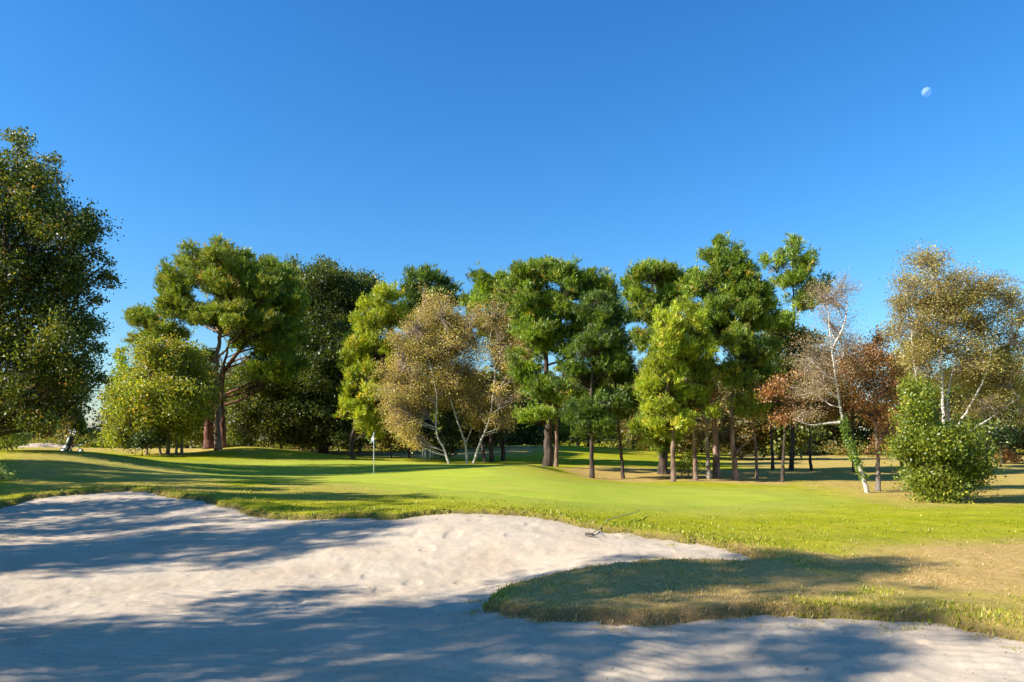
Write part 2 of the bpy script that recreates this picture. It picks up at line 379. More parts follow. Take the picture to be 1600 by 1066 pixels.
# ------------------------------------------------------------------ grass blades along the bunker and on the tongue
G1 = np.array([(.14, .20, .014), (.24, .28, .018), (.34, .34, .02), (.43, .39, .03)])
G2 = np.array([(.40, .26, .09), (.58, .40, .15), (.66, .49, .22), (.46, .30, .11)])
def blades(mb, x, y, d, h0, h1, dark=1.):
    n = len(x); sm = sandmask(x, y)
    z = T(x, y)+.10*sstep(0, .10, sm)*sstep(1.6, .1, sm)-.012
    w = rng.random(n) < d
    col = np.where(w[:, None], G2[rng.integers(0, 4, n)], G1[rng.integers(0, 4, n)])*(rng.random((n, 1))*.5+.75)
    h = (h0+(h1-h0)*rng.random(n)**2)*(1-.3*w)
    a = rng.random(n)*TAU; lean = .25+.9*rng.random(n)
    ax = norm(np.stack([np.cos(a)*lean, np.sin(a)*lean, np.ones(n)], 1)); b = a+math.pi/2+rng.normal(0, .4, n)
    side = np.stack([np.cos(b), np.sin(b), 0*b], 1)
    rhombi(mb, np.stack([x, y, z], 1), ax, side, h, np.clip(h*.16, .007, .016)*np.clip(np.hypot(x, y)/9, .8, 1.8), col)
def sector(n, r0, r1, a0=-40, a1=40):
    r = r0*(r1/r0)**rng.random(n); a = np.radians(a0+(a1-a0)*rng.random(n)); return r*np.sin(a), r*np.cos(a)
mb = MB()
x, y = sector(620000, 5.5, 24)
s = sandmask(x, y); g = sd_poly(x, y, GREEN)
clump = fbm(x*3.1, y*3.1, 3)
p = np.exp(-np.clip(s, 0, 9)/.9)*.9+.05*sstep(.1, 2., g)
k = (s > -.02) & (rng.random(len(x)) < p*sstep(.3, .6, clump)) & (g > .3)
x, y, s = x[k], y[k], s[k]
blades(mb, x, y, dryness(x, y), .025, .085)
# a ragged fringe that hangs over the lip
x, y = sector(420000, 5.5, 22); s = sandmask(x, y); k = (s > -.07) & (s < .14) & (fbm(x*4, y*4, 3) > .38); x, y = x[k], y[k]
blades(mb, x, y, np.clip(dryness(x, y)*1.1+.22, 0, 1), .03, .09)
# thin runners creeping out on to the sand
x, y = sector(300000, 5.5, 16); s = sandmask(x, y); k = (s > -.45) & (s < 0) & (fbm(x*5+3, y*5, 3) > .63); x, y = x[k], y[k]
blades(mb, x, y, np.clip(dryness(x, y)+.3, 0, 1), .02, .05)
props(obj('grass', mb.mesh('grass', color=True), BLADE), 'rough green and straw coloured grass round the bunker edge', 'grass', kind='stuff')

# fallen leaves and bits of litter on the sand and the dry ground
mb = MB()
x, y = sector(15000, 5, 18); s = sandmask(x, y); k = (s > .3) | (rng.random(len(x)) < .10+.35*np.exp(s/.5)*(s < 0)); x, y, s = x[k], y[k], s[k]
x2, y2 = sector(9000, 26, 48, 2, 34); k = dryness(x2, y2) > .6; x2, y2 = x2[k], y2[k]; x = np.append(x, x2); y = np.append(y, y2)
n = len(x); a = rng.random(n)*TAU; t = rng.normal(0, .35, n)
ax = norm(np.stack([np.cos(a), np.sin(a), t], 1)); sd = norm(np.cross(ax, np.stack([rng.normal(0, .3, n), rng.normal(0, .3, n), np.ones(n)], 1)))
LC = np.array([(.12, .07, .03), (.2, .12, .05), (.07, .045, .025), (.3, .2, .08)])
rhombi(mb, np.stack([x, y, T(x, y)+np.where(sandmask(x, y) > 0, .06, .015)], 1), ax, sd, (.014+.035*rng.random(n)**2)*np.clip(np.hypot(x, y)/12, .8, 2), .013*np.clip(np.hypot(x, y)/12, .8, 2.5), LC[rng.integers(0, 4, n)])
props(obj('leaf_litter', mb.mesh('leaf_litter', color=True), LEAF), 'brown fallen leaves and twig bits scattered on sand and dry grass', 'litter', kind='stuff')

# ------------------------------------------------------------------ trees
PAL = dict(
    pine=[((.075, .115, .012), 5), ((.105, .15, .014), 5), ((.15, .175, .018), 3), ((.05, .08, .012), 3), ((.22, .16, .04), .5)],
    pine_olive=[((.085, .118, .014), 5), ((.12, .145, .018), 5), ((.06, .09, .012), 4), ((.16, .16, .022), 2), ((.2, .13, .035), .6)],
    pine_yellow=[((.16, .19, .014), 5), ((.215, .23, .02), 5), ((.11, .15, .012), 4), ((.28, .24, .035), 1)],
    pine_dark=[((.035, .06, .012), 5), ((.055, .085, .012), 5), ((.085, .12, .014), 3)],
    oak_dark=[((.03, .048, .01), 5), ((.045, .065, .012), 5), ((.07, .085, .014), 2), ((.1, .1, .018), .7)],
    oak_left=[((.04, .06, .012), 5), ((.06, .08, .014), 5), ((.1, .115, .018), 2.5), ((.16, .15, .02), 1), ((.2, .11, .035), .3)],
    autumn=[((.145, .165, .022), 5), ((.20, .20, .026), 4), ((.10, .13, .02), 5), ((.28, .19, .05), 1), ((.07, .09, .015), 2)],
    lime=[((.13, .17, .016), 5), ((.2, .225, .02), 5), ((.085, .12, .014), 3), ((.28, .23, .03), 1)],
    gold=[((.29, .22, .09), 5), ((.37, .29, .13), 5), ((.24, .19, .07), 4), ((.19, .20, .05), 4), ((.16, .11, .05), 2)],
    bare=[((.25, .18, .12), 5), ((.33, .25, .18), 4), ((.22, .13, .07), 3)],
    rust=[((.24, .11, .05), 5), ((.33, .17, .075), 4), ((.16, .07, .035), 4), ((.3, .2, .07), 2)],
    birch=[((.23, .18, .06), 5), ((.31, .24, .09), 4), ((.18, .175, .045), 4), ((.14, .10, .05), 2)],
    bush=[((.125, .155, .018), 5), ((.185, .20, .024), 5), ((.065, .10, .014), 5), ((.27, .25, .035), .4)],
    holly=[((.025, .045, .014), 5), ((.04, .065, .018), 5), ((.06, .09, .025), 2)],
    brown=[((.13, .09, .035), 5), ((.19, .13, .045), 4), ((.09, .08, .025), 4), ((.1, .11, .025), 3)],
    green_far=[((.07, .09, .018), 5), ((.11, .13, .022), 4), ((.045, .06, .014), 4), ((.18, .15, .03), 1)],
    pale=[((.16, .19, .06), 5), ((.22, .24, .09), 4), ((.1, .13, .035), 3)],
    ivy=[((.06, .10, .018), 5), ((.10, .15, .03), 4), ((.16, .2, .05), 2)],
)
BOOST = dict(holly=1.3, oak_dark=1.6, oak_left=1.5, bare=1.35, rust=1.3, gold=1.6, birch=1.4, brown=1.5, bush=1.5, green_far=1.7, autumn=1.75)
def pick(pal, n):
    c = np.array([p[0] for p in PAL[pal]])*BOOST.get(pal, 2.0)*np.array([1, 1, .8]); w = np.array([p[1] for p in PAL[pal]]); return c[rng.choice(len(c), n, p=w/w.sum())]

def leaves(mb, cl, out_dir, pal, style, size, per, spread, dark=1.):
    """cl: clump centres (M,3); out_dir: unit vectors away from the crown centre"""
    M = len(cl)
    ccol = pick(pal, M)*dark
    if style == 'pine':
        d = norm(out_dir*.6+np.array([0, 0, 1.])+rng.normal(0, .3, (M, 3)))
        sub = 3                                            # tufts per clump
        c = np.repeat(cl, sub, 0)+rng.normal(0, spread, (M*sub, 3)); d = norm(np.repeat(d, sub, 0)+rng.normal(0, .3, (M*sub, 3)))
        k = per
        pos = np.repeat(c, k, 0); dd = np.repeat(d, k, 0); n = len(pos)
        ax = norm(dd+rng.normal(0, .48, (n, 3)))
        pos = pos+dd*(rng.random((n, 1))-.5)*size*.9
        sd = norm(np.cross(ax, rng.normal(0, 1, (n, 3))))
        col = np.repeat(np.repeat(ccol, sub, 0), k, 0)*(.8+.4*rng.random((n, 1)))
        L = size*(.7+.6*rng.random(n)); rhombi(mb, pos, ax, sd, L, size*.17, col)
    else:
        pos = np.repeat(cl, per, 0); n = len(pos)
        pos = pos+np.clip(rng.normal(0, spread, (n, 3)), -2*spread, 2*spread)*np.array([1, 1, .75])
        ax = norm(rng.normal(0, 1, (n, 3))+np.repeat(out_dir, per, 0)*.5+np.array([0, 0, -.35 if style != 'upright' else .5]))
        sd = norm(np.cross(ax, rng.normal(0, 1, (n, 3))))
        col = np.repeat(ccol, per, 0)
        alt = rng.random(n) < .18; col = np.where(alt[:, None], pick(pal, n), col)
        col = col*(.82+.36*rng.random((n, 1)))
        L = size*(.65+.7*rng.random(n)); rhombi(mb, pos, ax, sd, L, L*.62, col)

def tree(name, label, cat, D, base, stems, lobes, pal, style='broad', r0=.2, bark='dark', dens=1., size=None, group=None, twig=.35, flare=1.3, depth=1., cover=2.2, limbs=True, twig_r=.012, clumpy=1., back=0., fat=1.13):
    """stems: list of pixel paths (each from the ground up); lobes: (px, py, rx, ry) foliage masses, turned into ellipsoids at the tree's own distance"""
    bx = (base-CX)/F*D; bz = ground(bx, D); org = np.array([bx, D, bz])
    root = empty(name, org, label, cat, group)
    lo = np.array([l[:4] for l in lobes], float); cx = np.average(lo[:, 0], weights=lo[:, 2]); hw = max(np.abs(lo[:, 0]-cx).max(), lo[:, 2].max())
    size = size or max(.11 if style != 'pine' else .21, D*(.0033 if style != 'pine' else .0057))
    # lobes in space
    LB = []
    for l in lo:
        r = l[2]/F*D*fat; rz = l[3]/F*D*fat; dym = math.sqrt(max(hw**2-(l[0]-cx)**2, 0))/F*D*.8*depth
        if dym > r*.7: offs = [rng.uniform(.35, .95)*dym, -rng.uniform(.35, .95)*dym]
        else: offs = [rng.uniform(-.5, .5)*dym]
        offs = [o+back*r for o in offs]
        for o in offs: LB.append((P(l[0], l[1], D+o) if D > 20.5 else P(l[0], l[1], D)+np.array([0, o, 0]), r, max(r, rz)*.85 if abs(o) else r, rz))
    fb = MB(); wb = MB(); trunks = []
    # stems
    for si, st in enumerate(stems):
        pts = [P(x, y, D+rng.uniform(-.25, .25)*(i > 0)*min(1, r0*3)) for i, (x, y) in enumerate(st)]
        if si == 0 or st[0][1] > 690 or True:
            gx = pts[0][0]; 
            if pts[0][2] < ground(gx, D)+.45 or si == 0: pts[0][2] = ground(gx, D)-.15
        n = 8+5*len(pts); c = spline(pts, n); u = np.linspace(0, 1, n)
        rs = r0*(1 if si == 0 else .7)*(1-.86*u**.9); rs[:3] *= np.array([flare, 1+(flare-1)*.5, 1+(flare-1)*.2])
        c[2:-1, :2] += rng.normal(0, r0*.12, (n-3, 2))
        tb = MB(); tubes(tb, c, rs*(1+rng.normal(0, .04, n)), 10); trunks.append((tb, c, rs))
    allc = np.concatenate([t[1] for t in trunks]); allr = np.concatenate([t[2] for t in trunks]); owner = np.concatenate([[i]*len(t[1]) for i, t in enumerate(trunks)])
    for c0, r, ry, rz in LB:
        area = 4*math.pi*((r*ry+r*rz+ry*rz)/3)
        if style == 'pine': per = 8; spread = size*.55; ncl = int(area*.25*cover*dens/(3*per*size*size*.075*.55))
        else: per = 26; spread = .1+.13*min(r, 2.); ncl = int(area*.25*cover*dens/(per*size*size*.31))
        ncl = max(4, min(int(ncl*1.35), 3200))
        # foliage gathers in boughs: smaller masses spread through the lobe, with gaps between them
        K = int(np.clip(1.7*(r*rz)/(.55 if style == 'pine' else .42)*clumpy, 7, 44))
        bd = norm(rng.normal(0, 1, (K, 3))+np.array([0, 0, .15])); rb_ = .3+.82*rng.random(K)**.8; bc = bd*rb_[:, None]; bs = rng.uniform(.2, .46, K)*(7/K)**.26*np.clip(1.35-.55*rb_, .6, 1.2)
        w_ = bs**2; pk = rng.choice(K, ncl, p=w_/w_.sum())
        e = norm(rng.normal(0, 1, (ncl, 3)))*(rng.random(ncl)**.45*bs[pk])[:, None]*np.array([1.1, 1.1, .95])
        loc_ = bc[pk]+e; d = norm(norm(loc_)*.6+norm(e))
        cl = c0+loc_*np.array([r, ry, rz])
        bt = np.clip(rng.normal(1, .17, K), .65, 1.4)[pk]
        keep = cl[:, 2] > T(cl[:, 0], cl[:, 1])+.1
        cl, d, bt = cl[keep], d[keep], bt[keep]
        if not len(cl): continue
        leaves(fb, cl, d, pal, style, size, per, spread, bt[:, None])
        if limbs:
            hd = np.hypot(allc[:, 0]-c0[0], allc[:, 1]-c0[1]); want = c0[2]-.25*rz-.45*hd
            sc_ = np.abs(allc[:, 2]-want)+hd*.6+np.where(allc[:, 2] > c0[2]+.2, 3., 0); i = int(np.argmin(sc_)); s0 = allc[i]
            mid = s0*.45+c0*.55+np.array([rng.normal(0, .12), rng.normal(0, .12), -.08*np.linalg.norm(c0-s0)])
            path = spline([s0, mid, c0+np.array([0, 0, .15*rz])], 7); lr = max(min(allr[i]*.55, .02+.03*np.linalg.norm(c0-s0), .085 if D < 35 else .13), .015)
            path[1:-1] += rng.normal(0, .035*np.linalg.norm(c0-s0)/3, (5, 3))
            tubes(trunks[owner[i]][0], path, lr*np.linspace(1, .3, 7), 5)
            m = min(int(len(cl)*twig), 600)
            if m:
                ids = rng.choice(len(cl), m, replace=m > len(cl)); a = path[rng.integers(3, 7, m)]; b = cl[ids]+rng.normal(0, .12, (m, 3))
                mm = (a+b)/2+rng.normal(0, .1, (m, 3))+np.array([0, 0, -.05]); 
                tw = max(twig_r, D*.00028)
                tubes(wb, np.stack([a, a*.4+mm*.6, mm*.5+b*.5, b], 1), np.array([[1.4, 1.1, .8, .4]])*tw*np.ones((m, 1)), 3, cap=False)
    if wb.n:                                               # fine twigs belong to the crown
        q_ = np.concatenate(wb.q); tc_ = np.array({'birch': (.36, .29, .22), 'grey': (.16, .12, .09)}.get(bark, (.07, .05, .035)))
        fb.add(np.concatenate(wb.v), q_, qc=np.repeat(tc_[None], len(q_), 0)*(.75+.5*rng.random((len(q_), 1))))
    for tb, _, _ in trunks: obj('trunk', tb.mesh('trunk', smooth=True, origin=org), BARKS[bark], root)
    obj('crown', fb.mesh('crown', color=True, origin=org), NEEDLE if style == 'pine' else LEAF, root)
    root['D'] = D
    return root

HERO = {}
# --- left edge
HERO['left'] = tree('broadleaf_tree', 'large dark green broadleaf tree filling the left edge of the picture', 'tree', 33.5, -22,
    [[(-22,745),(-15,620),(0,480),(12,340),(25,250)]],
    [(27,228,16,22),(12,275,55,32),(62,300,40,38),(70,365,62,50),(-5,360,80,65),(110,375,34,38),(122,440,36,45),(50,450,80,60),(-75,420,80,90),(100,510,52,45),(20,545,85,60),(-110,540,70,70),
     (125,575,32,28),(60,605,60,42),(-50,600,80,60),(10,648,60,32),(172,410,14,5),(150,395,10,10),(-60,300,50,60),(165,428,14,7),(152,468,13,8),(158,592,12,9),(136,340,10,9),(84,250,10,10),(128,372,12,10),(150,545,12,9)], 'oak_left', 'broad', .36, 'dark', size=.13, cover=2.0, clumpy=.9, fat=1.)
tree('bush', 'pale green sunlit bush at the foot of the big left tree', 'bush', 44, 12, [[(12,698),(12,680)]], [(5,680,22,16),(22,688,14,12),(-15,685,20,18),(10,668,14,9)], 'pale', 'broad', .06, 'grey', size=.17, limbs=True)
tree('conifer', 'narrow dark conifer with rusty side beyond the left fairway', 'tree', 78, 112, [[(112,692),(112,640),(112,590)]], [(112,592,6,14),(112,620,11,22),(113,650,15,25),(112,675,17,16)], 'pine_dark', 'pine', .16, 'dark', size=.5)
tree('small_tree', 'brown slim young tree in front of the dark conifer', 'tree', 74, 104, [[(104,692),(104,650)]], [(104,642,5,16),(104,664,7,14),(105,625,3,9)], 'brown', 'broad', .08, 'dark')
tree('hedge', 'low dark hedge across the gap beside the yellow tree', 'hedge', 84, 145, [[(130,693),(130,680)],[(155,693),(155,680)]], [(120,680,14,10),(138,679,14,10),(154,679,14,10),(168,680,12,10),(146,684,24,7)], 'holly', 'broad', .06, 'dark')
tree('shrub', 'small pale leaved shrub on the left rim of the bunker', 'shrub', 21, 2, [[(2,765),(4,748)]], [(-4,742,16,12),(14,752,12,8),(-14,750,14,12)], 'pale', 'broad', .025, 'grey', size=.09, cover=1.3)
# --- yellow multi-stem tree
tree('autumn_tree', 'yellowing bushy tree on several thin stems left of the tall pine', 'tree', 48, 268,
    [[(262,714),(262,680),(250,640),(235,600)],[(276,713),(275,680),(270,640),(275,600)],[(284,712),(285,670),(295,630),(292,590)],[(230,711),(228,690),(215,650)],[(252,713),(246,690),(238,660)]],
    [(232,585,38,30),(198,628,30,36),(250,628,48,40),(292,612,34,40),(205,668,34,28),(240,672,40,24),(285,660,30,26),(268,570,34,26),(178,655,16,24),(310,650,16,22),(250,545,30,20),(292,562,30,24),(310,600,20,26)], 'autumn', 'broad', .14, 'grey', cover=2.6)
tree('shrub', 'dark shrub under the yellowing bushy tree', 'shrub', 45.5, 222, [[(222,712),(222,700)],[(232,712),(236,700)]], [(218,694,20,11),(236,692,20,13),(206,688,12,10)], 'holly', 'broad', .05, 'dark')
tree('slender_tree', 'thin pale green tree rising behind the yellowing tree', 'tree', 70, 190, [[(190,700),(190,620),(190,560)]], [(188,556,9,16),(194,580,12,18),(184,600,12,22),(196,630,16,28)], 'lime', 'broad', .1, 'grey', cover=1.3)
# --- tall pines on the mound
HERO['pine'] = tree('pine_tree', 'tall umbrella shaped pine with bare trunk on the grassy mound', 'tree', 52, 341,
    [[(341,699),(340,640),(338,570),(345,510),(350,450),(350,405)]],
    [(350,400,32,16),(300,420,36,24),(395,425,36,22),(275,450,22,30),(340,440,50,24),(290,478,34,18),(405,465,36,22),(228,505,24,18),(252,524,30,11),(330,492,50,16),(385,505,36,18),(222,530,14,12)], 'pine_olive', 'pine', .25, 'pine', cover=2.5, twig=.3)
tree('pine_tree', 'dark pine with thick red brown trunk and stub branch close behind the umbrella pine', 'tree', 55, 326,
    [[(326,704),(326,670),(328,640),(345,590),(385,530),(420,460)],[(327,650),(319,640),(312,637),(301,634)]],
    [(418,440,32,26),(448,470,30,34),(440,520,36,24),(400,550,40,18),(450,560,36,22),(428,585,34,14)], 'pine', 'pine', .38, 'red', cover=2.6)
tree('pine_tree', 'red brown pine trunk with sparse low sprays just right of the umbrella pine trunk', 'tree', 54, 349,
    [[(349,700),(348,660),(346,620),(352,560),(372,500)]], [(372,500,28,22),(392,530,26,16),(360,470,24,16),(325,560,22,12)], 'pine_olive', 'pine', .26, 'red', cover=1.6)
for k, (px, lb, lobs, D) in enumerate([(392, 'leafy olive young tree at the right shoulder of the mound pines', [(385,620,36,36),(405,650,36,32),(378,670,28,22),(400,590,28,22)], 60),
                              (440, 'leafy olive young tree in front of the big dark oak', [(440,630,32,34),(455,660,30,28),(430,680,28,16),(425,600,26,22)], 62),
                              (300, 'green leafy young tree behind the red brown pine trunk', [(300,590,36,30),(312,640,34,30),(330,610,26,34),(290,670,30,22)], 64)]):
    tree('young_tree', lb, 'tree', D, px, [[(px,704),(px-3,670),(px,620)]], lobs, 'green_far' if k else 'oak_left', 'broad', .1, 'grey', cover=2.2)
# --- big dark oak
HERO['oak'] = tree('oak_tree', 'big dark oak with rounded crown between the pines', 'tree', 64, 505, [[(505,712),(505,660),(510,600),(515,520),(520,460)],[(506,690),(495,640),(475,580),(465,500)]],
    [(470,440,34,24),(520,434,42,20),(560,450,30,26),(500,480,60,40),(562,500,34,38),(520,550,58,44),(462,560,34,50),(545,610,50,42),(482,630,44,42),(585,470,14,22),(440,500,20,40),(520,668,50,26),(570,660,24,30)], 'oak_dark', 'broad', .4, 'dark', size=.2, cover=2.8)
tree('yellow_pine', 'yellow green column shaped tree leaning over the flagstick', 'tree', 50, 552, [[(552,716),(549,690),(558,655),(578,590),(596,520),(602,465)]],
    [(602,465,18,16),(582,495,24,24),(612,512,24,26),(562,540,20,24),(592,560,32,32),(570,610,30,30),(560,648,24,20),(596,622,28,28),(548,578,16,20),(578,668,22,14)], 'pine_yellow', 'pine', .16, 'dark', cover=2.4, clumpy=.75)
tree('pine_tree', 'distant pine showing only its top above the golden birches', 'tree', 74, 668, [[(668,712),(668,600),(666,500),(665,440)]],
    [(666,438,24,14),(640,456,18,11),(692,460,20,12),(658,478,38,18),(712,472,12,9),(670,510,40,22),(640,500,24,16),(690,540,34,24),(650,550,30,24)], 'pine_dark', 'pine', .25, 'dark')
# --- golden birches
tree('birch_tree', 'golden birch with bent white stem on the left of its group', 'tree', 46, 702, [[(702,722),(694,702),(684,684),(681,655),(682,620),(672,570),(655,520)]],
    [(652,518,34,30),(622,556,28,34),(642,598,40,38),(604,590,18,26),(662,640,40,28),(634,640,28,26),(628,668,26,24),(655,682,24,18),(612,628,18,26),(672,560,30,30)], 'gold', 'broad', .08, 'birch', cover=.66, twig=1.4, size=.095, flare=1.1, back=.5, clumpy=.7)
tree('birch_tree', 'golden birch whose white stem leans left in the middle of its group', 'tree', 47, 730, [[(730,718),(727,694),(716,662),(700,612),(690,570),(684,530),(690,490)],[(727,694),(733,680),(738,668)],[(698,605),(704,585),(714,560),(722,530)]],
    [(690,495,40,28),(702,548,42,34),(735,520,26,34),(700,600,40,34),(728,632,32,30),(728,580,30,30),(660,480,26,22)], 'gold', 'broad', .08, 'birch', cover=.66, twig=1.4, size=.095, flare=1.1, back=.5, clumpy=.7)
tree('birch_tree', 'golden birch whose white stem leans right on the right of its group', 'tree', 46.5, 738, [[(738,718),(750,692),(764,658),(770,620),(773,580),(766,530),(778,480)],[(768,630),(785,600),(805,560),(812,510)]],
    [(775,498,36,32),(805,478,18,24),(782,545,40,38),(814,530,20,34),(772,604,40,30),(814,586,20,30),(752,646,28,20),(798,625,26,22),(786,660,20,18),(812,560,18,26)], 'gold', 'broad', .08, 'birch', cover=.66, twig=1.4, size=.095, flare=1.1, back=.5, clumpy=.7)
tree('holly_bush', 'dark rounded evergreen bush behind the golden birch stems', 'bush', 51, 698, [[(698,716),(698,700)]], [(698,684,16,16),(694,700,15,12),(704,668,12,9)], 'holly', 'broad', .07, 'dark', cover=2.6)
tree('young_tree', 'small bronze leaved tree with thin dark trunk right of the flagstick', 'tree', 54, 612, [[(612,718),(611,690),(612,650)]], [(612,650,20,20),(600,668,16,14),(624,664,16,14),(612,630,16,14)], 'brown', 'broad', .08, 'dark')
tree('young_tree', 'dark leaning stump like young trunk left of the white stakes', 'tree', 55, 640, [[(640,719),(638,700),(634,680),(628,640)]], [(628,640,20,22),(640,656,16,12)], 'brown', 'broad', .1, 'red')
tree('pine_tree', 'pine rising behind the right golden birch with dark bare trunk', 'tree', 52, 786, [[(786,722),(786,660),(788,560),(790,470)]],
    [(812,520,26,22),(800,560,28,24),(812,610,24,26),(757,455,22,20),(756,438,9,11),(800,438,28,16),(788,472,38,22),(736,476,18,14),(820,470,24,22),(775,510,30,22)], 'pine', 'pine', .16, 'dark', cover=2.3)
tree('dark_tree', 'dark trunk with drab foliage in the shade behind the golden birches', 'tree', 51, 768, [[(768,722),(767,680),(766,620)]], [(766,620,24,24),(780,650,22,18),(756,650,18,18)], 'brown', 'broad', .2, 'dark')
tree('dark_tree', 'short crooked dark trunk leaning left behind the golden birches', 'tree', 50, 758, [[(758,722),(752,690),(745,650)]], [(745,650,20,16),(752,630,18,16)], 'brown', 'broad', .16, 'dark')
# --- central pines
HERO['pine2'] = tree('pine_tree', 'broad pine on the thickest black trunk at the middle of the row', 'tree', 42, 856, [[(855,729),(858,680),(857,630),(852,570),(850,500),(855,440)]],
    [(852,420,28,12),(822,436,32,18),(888,430,26,18),(832,480,38,24),(880,472,36,24),(905,500,28,22),(810,505,22,20),(850,515,34,16),(838,610,26,16),(905,590,34,26),(838,650,26,14),(890,620,30,18),(832,540,30,18),(905,545,28,22),(818,575,22,18),(845,600,22,14),(862,520,30,14)], 'pine', 'pine', .3, 'dark', cover=2.4)
tree('pine_tree', 'slim pine with brown trunk touching the thick black trunk', 'tree', 43, 869, [[(869,731),(870,690),(872,620),(895,540),(920,460)]],
    [(922,440,24,16),(944,466,20,20),(918,490,34,24),(945,505,18,22),(895,455,18,16)], 'pine', 'pine', .13, 'pine', cover=2.4)
tree('pine_tree', 'straight dark pine standing alone left of the dense trunk row', 'tree', 37, 925, [[(925,748),(925,690),(924,620),(926,540),(925,470)]],
    [(926,545,34,28),(918,600,40,28),(942,510,26,24),(905,645,32,18),(958,575,22,26),(948,632,28,20),(925,480,24,22),(928,668,28,12)], 'pine_dark', 'pine', .13, 'dark', cover=2.4)
tree('pine_tree', 'slim dark pine with trunk leaning to the left in the row', 'tree', 38, 974, [[(974,744),(970,700),(965,650),(960,580),(962,520)]], [(966,592,24,24),(976,634,20,18),(960,540,20,20),(962,500,18,18)], 'pine_dark', 'pine', .1, 'dark', cover=2.2)
tree('pine_tree', 'old pine with stout black trunk behind the yellow green pine', 'tree', 41, 1037, [[(1037,746),(1035,700),(1030,620),(1022,540),(1018,450)]],
    [(1020,434,36,15),(990,460,20,20),(1044,456,32,22),(1064,440,22,15),(1005,488,30,20),(1030,500,26,20),(1000,530,14,14),(1028,545,22,22),(1016,585,18,20),(1020,652,16,14),(1034,690,26,16),(1015,620,18,14),(1010,665,20,14)], 'pine', 'pine', .3, 'dark', cover=2.4)
tree('yellow_pine', 'bright yellow green pine in front of the trunk row', 'tree', 35, 1052, [[(1052,751),(1052,700),(1051,640),(1055,560),(1062,490)]],
    [(1062,505,26,24),(1038,548,30,28),(1074,565,36,32),(1044,602,36,30),(1078,628,32,30),(1052,662,32,18),(1018,605,16,24),(1090,525,26,28),(1040,505,18,16),(1030,640,20,20)], 'pine_yellow', 'pine', .13, 'pine', cover=2.4, clumpy=.75)
HERO['tall'] = tree('pine_tree', 'tallest pine with pointed top in the middle of the trunk row', 'tree', 38, 1120, [[(1120,753),(1118,690),(1115,640),(1112,570),(1118,490),(1128,395)]],
    [(1128,380,9,11),(1112,400,15,12),(1146,400,16,13),(1122,422,32,15),(1162,430,20,17),(1098,448,26,17),(1150,456,38,20),(1190,470,20,20),(1104,484,38,18),(1168,492,40,20),(1202,500,20,16),(1130,515,40,16)], 'pine', 'pine', .19, 'pine', cover=2.4)
tree('pine_tree', 'tall thin pine with open tufted top behind the pointed pine', 'tree', 46, 1242, [[(1236,752),(1238,690),(1240,560),(1240,470),(1238,390)]],
    [(1238,386,13,12),(1218,410,11,11),(1256,412,16,14),(1240,436,26,12),(1266,452,11,13),(1198,412,5,9),(1250,474,20,14),(1292,440,6,9),(1208,505,30,22),(1285,455,10,8)], 'pine', 'pine', .16, 'dark', cover=2.)
tree('pine_tree', 'short trunked pine with tawny needles left of the tallest pine', 'tree', 36, 1087, [[(1087,752),(1085,700),(1083,650),(1090,580)]], [(1095,590,24,22),(1102,555,26,24),(1080,620,20,16)], 'pine_olive', 'pine', .13, 'pine', cover=1.9)
tree('dead_tree', 'bare grey trunk with rusty twigs just left of the tallest pine', 'tree', 37, 1106, [[(1108,753),(1105,700),(1103,660),(1098,630)],[(1104,660),(1092,645),(1083,628)],[(1104,665),(1112,640),(1116,600)]], [(1104,610,20,18),(1090,630,12,10),(1115,580,16,16)], 'rust', 'broad', .13, 'grey', cover=.5)
tree('pine_tree', 'sunlit pine trunk with one dead limb slanting to the right', 'tree', 36, 1148, [[(1150,753),(1146,700),(1143,650),(1145,600),(1150,545)],[(1149,708),(1160,697),(1172,688),(1185,679)]],
    [(1172,555,32,20),(1150,588,26,20),(1182,598,32,20),(1168,636,22,14),(1150,530,24,18)], 'pine_olive', 'pine', .15, 'pine', cover=2.)
tree('pine_tree', 'thin pale pine trunk between the dead limb and the rust tree', 'tree', 38, 1183, [[(1183,751),(1181,700),(1176,640),(1180,580)]], [(1186,548,30,20),(1198,604,26,22),(1176,580,24,18),(1172,640,20,16)], 'pine_olive', 'pine', .09, 'pine', cover=2.)
tree('small_tree', 'small rusty leaved tree with dark trunk right of the pine row', 'tree', 35, 1222, [[(1222,758),(1224,710),(1226,670),(1222,640)]], [(1226,650,26,13),(1212,622,26,18),(1240,630,22,16),(1222,600,20,14)], 'rust', 'broad', .1, 'dark', cover=1.1, twig=.6)
tree('olive_tree', 'drab olive crowned tree behind the right end of the pine row', 'tree', 47, 1208, [[(1208,750),(1206,700),(1205,640),(1212,580)]], [(1200,545,34,24),(1236,540,30,24),(1222,590,36,26),(1190,605,28,24),(1258,580,24,28),(1265,535,18,20),(1215,630,30,18)], 'green_far', 'broad', .12, 'dark', cover=2.)
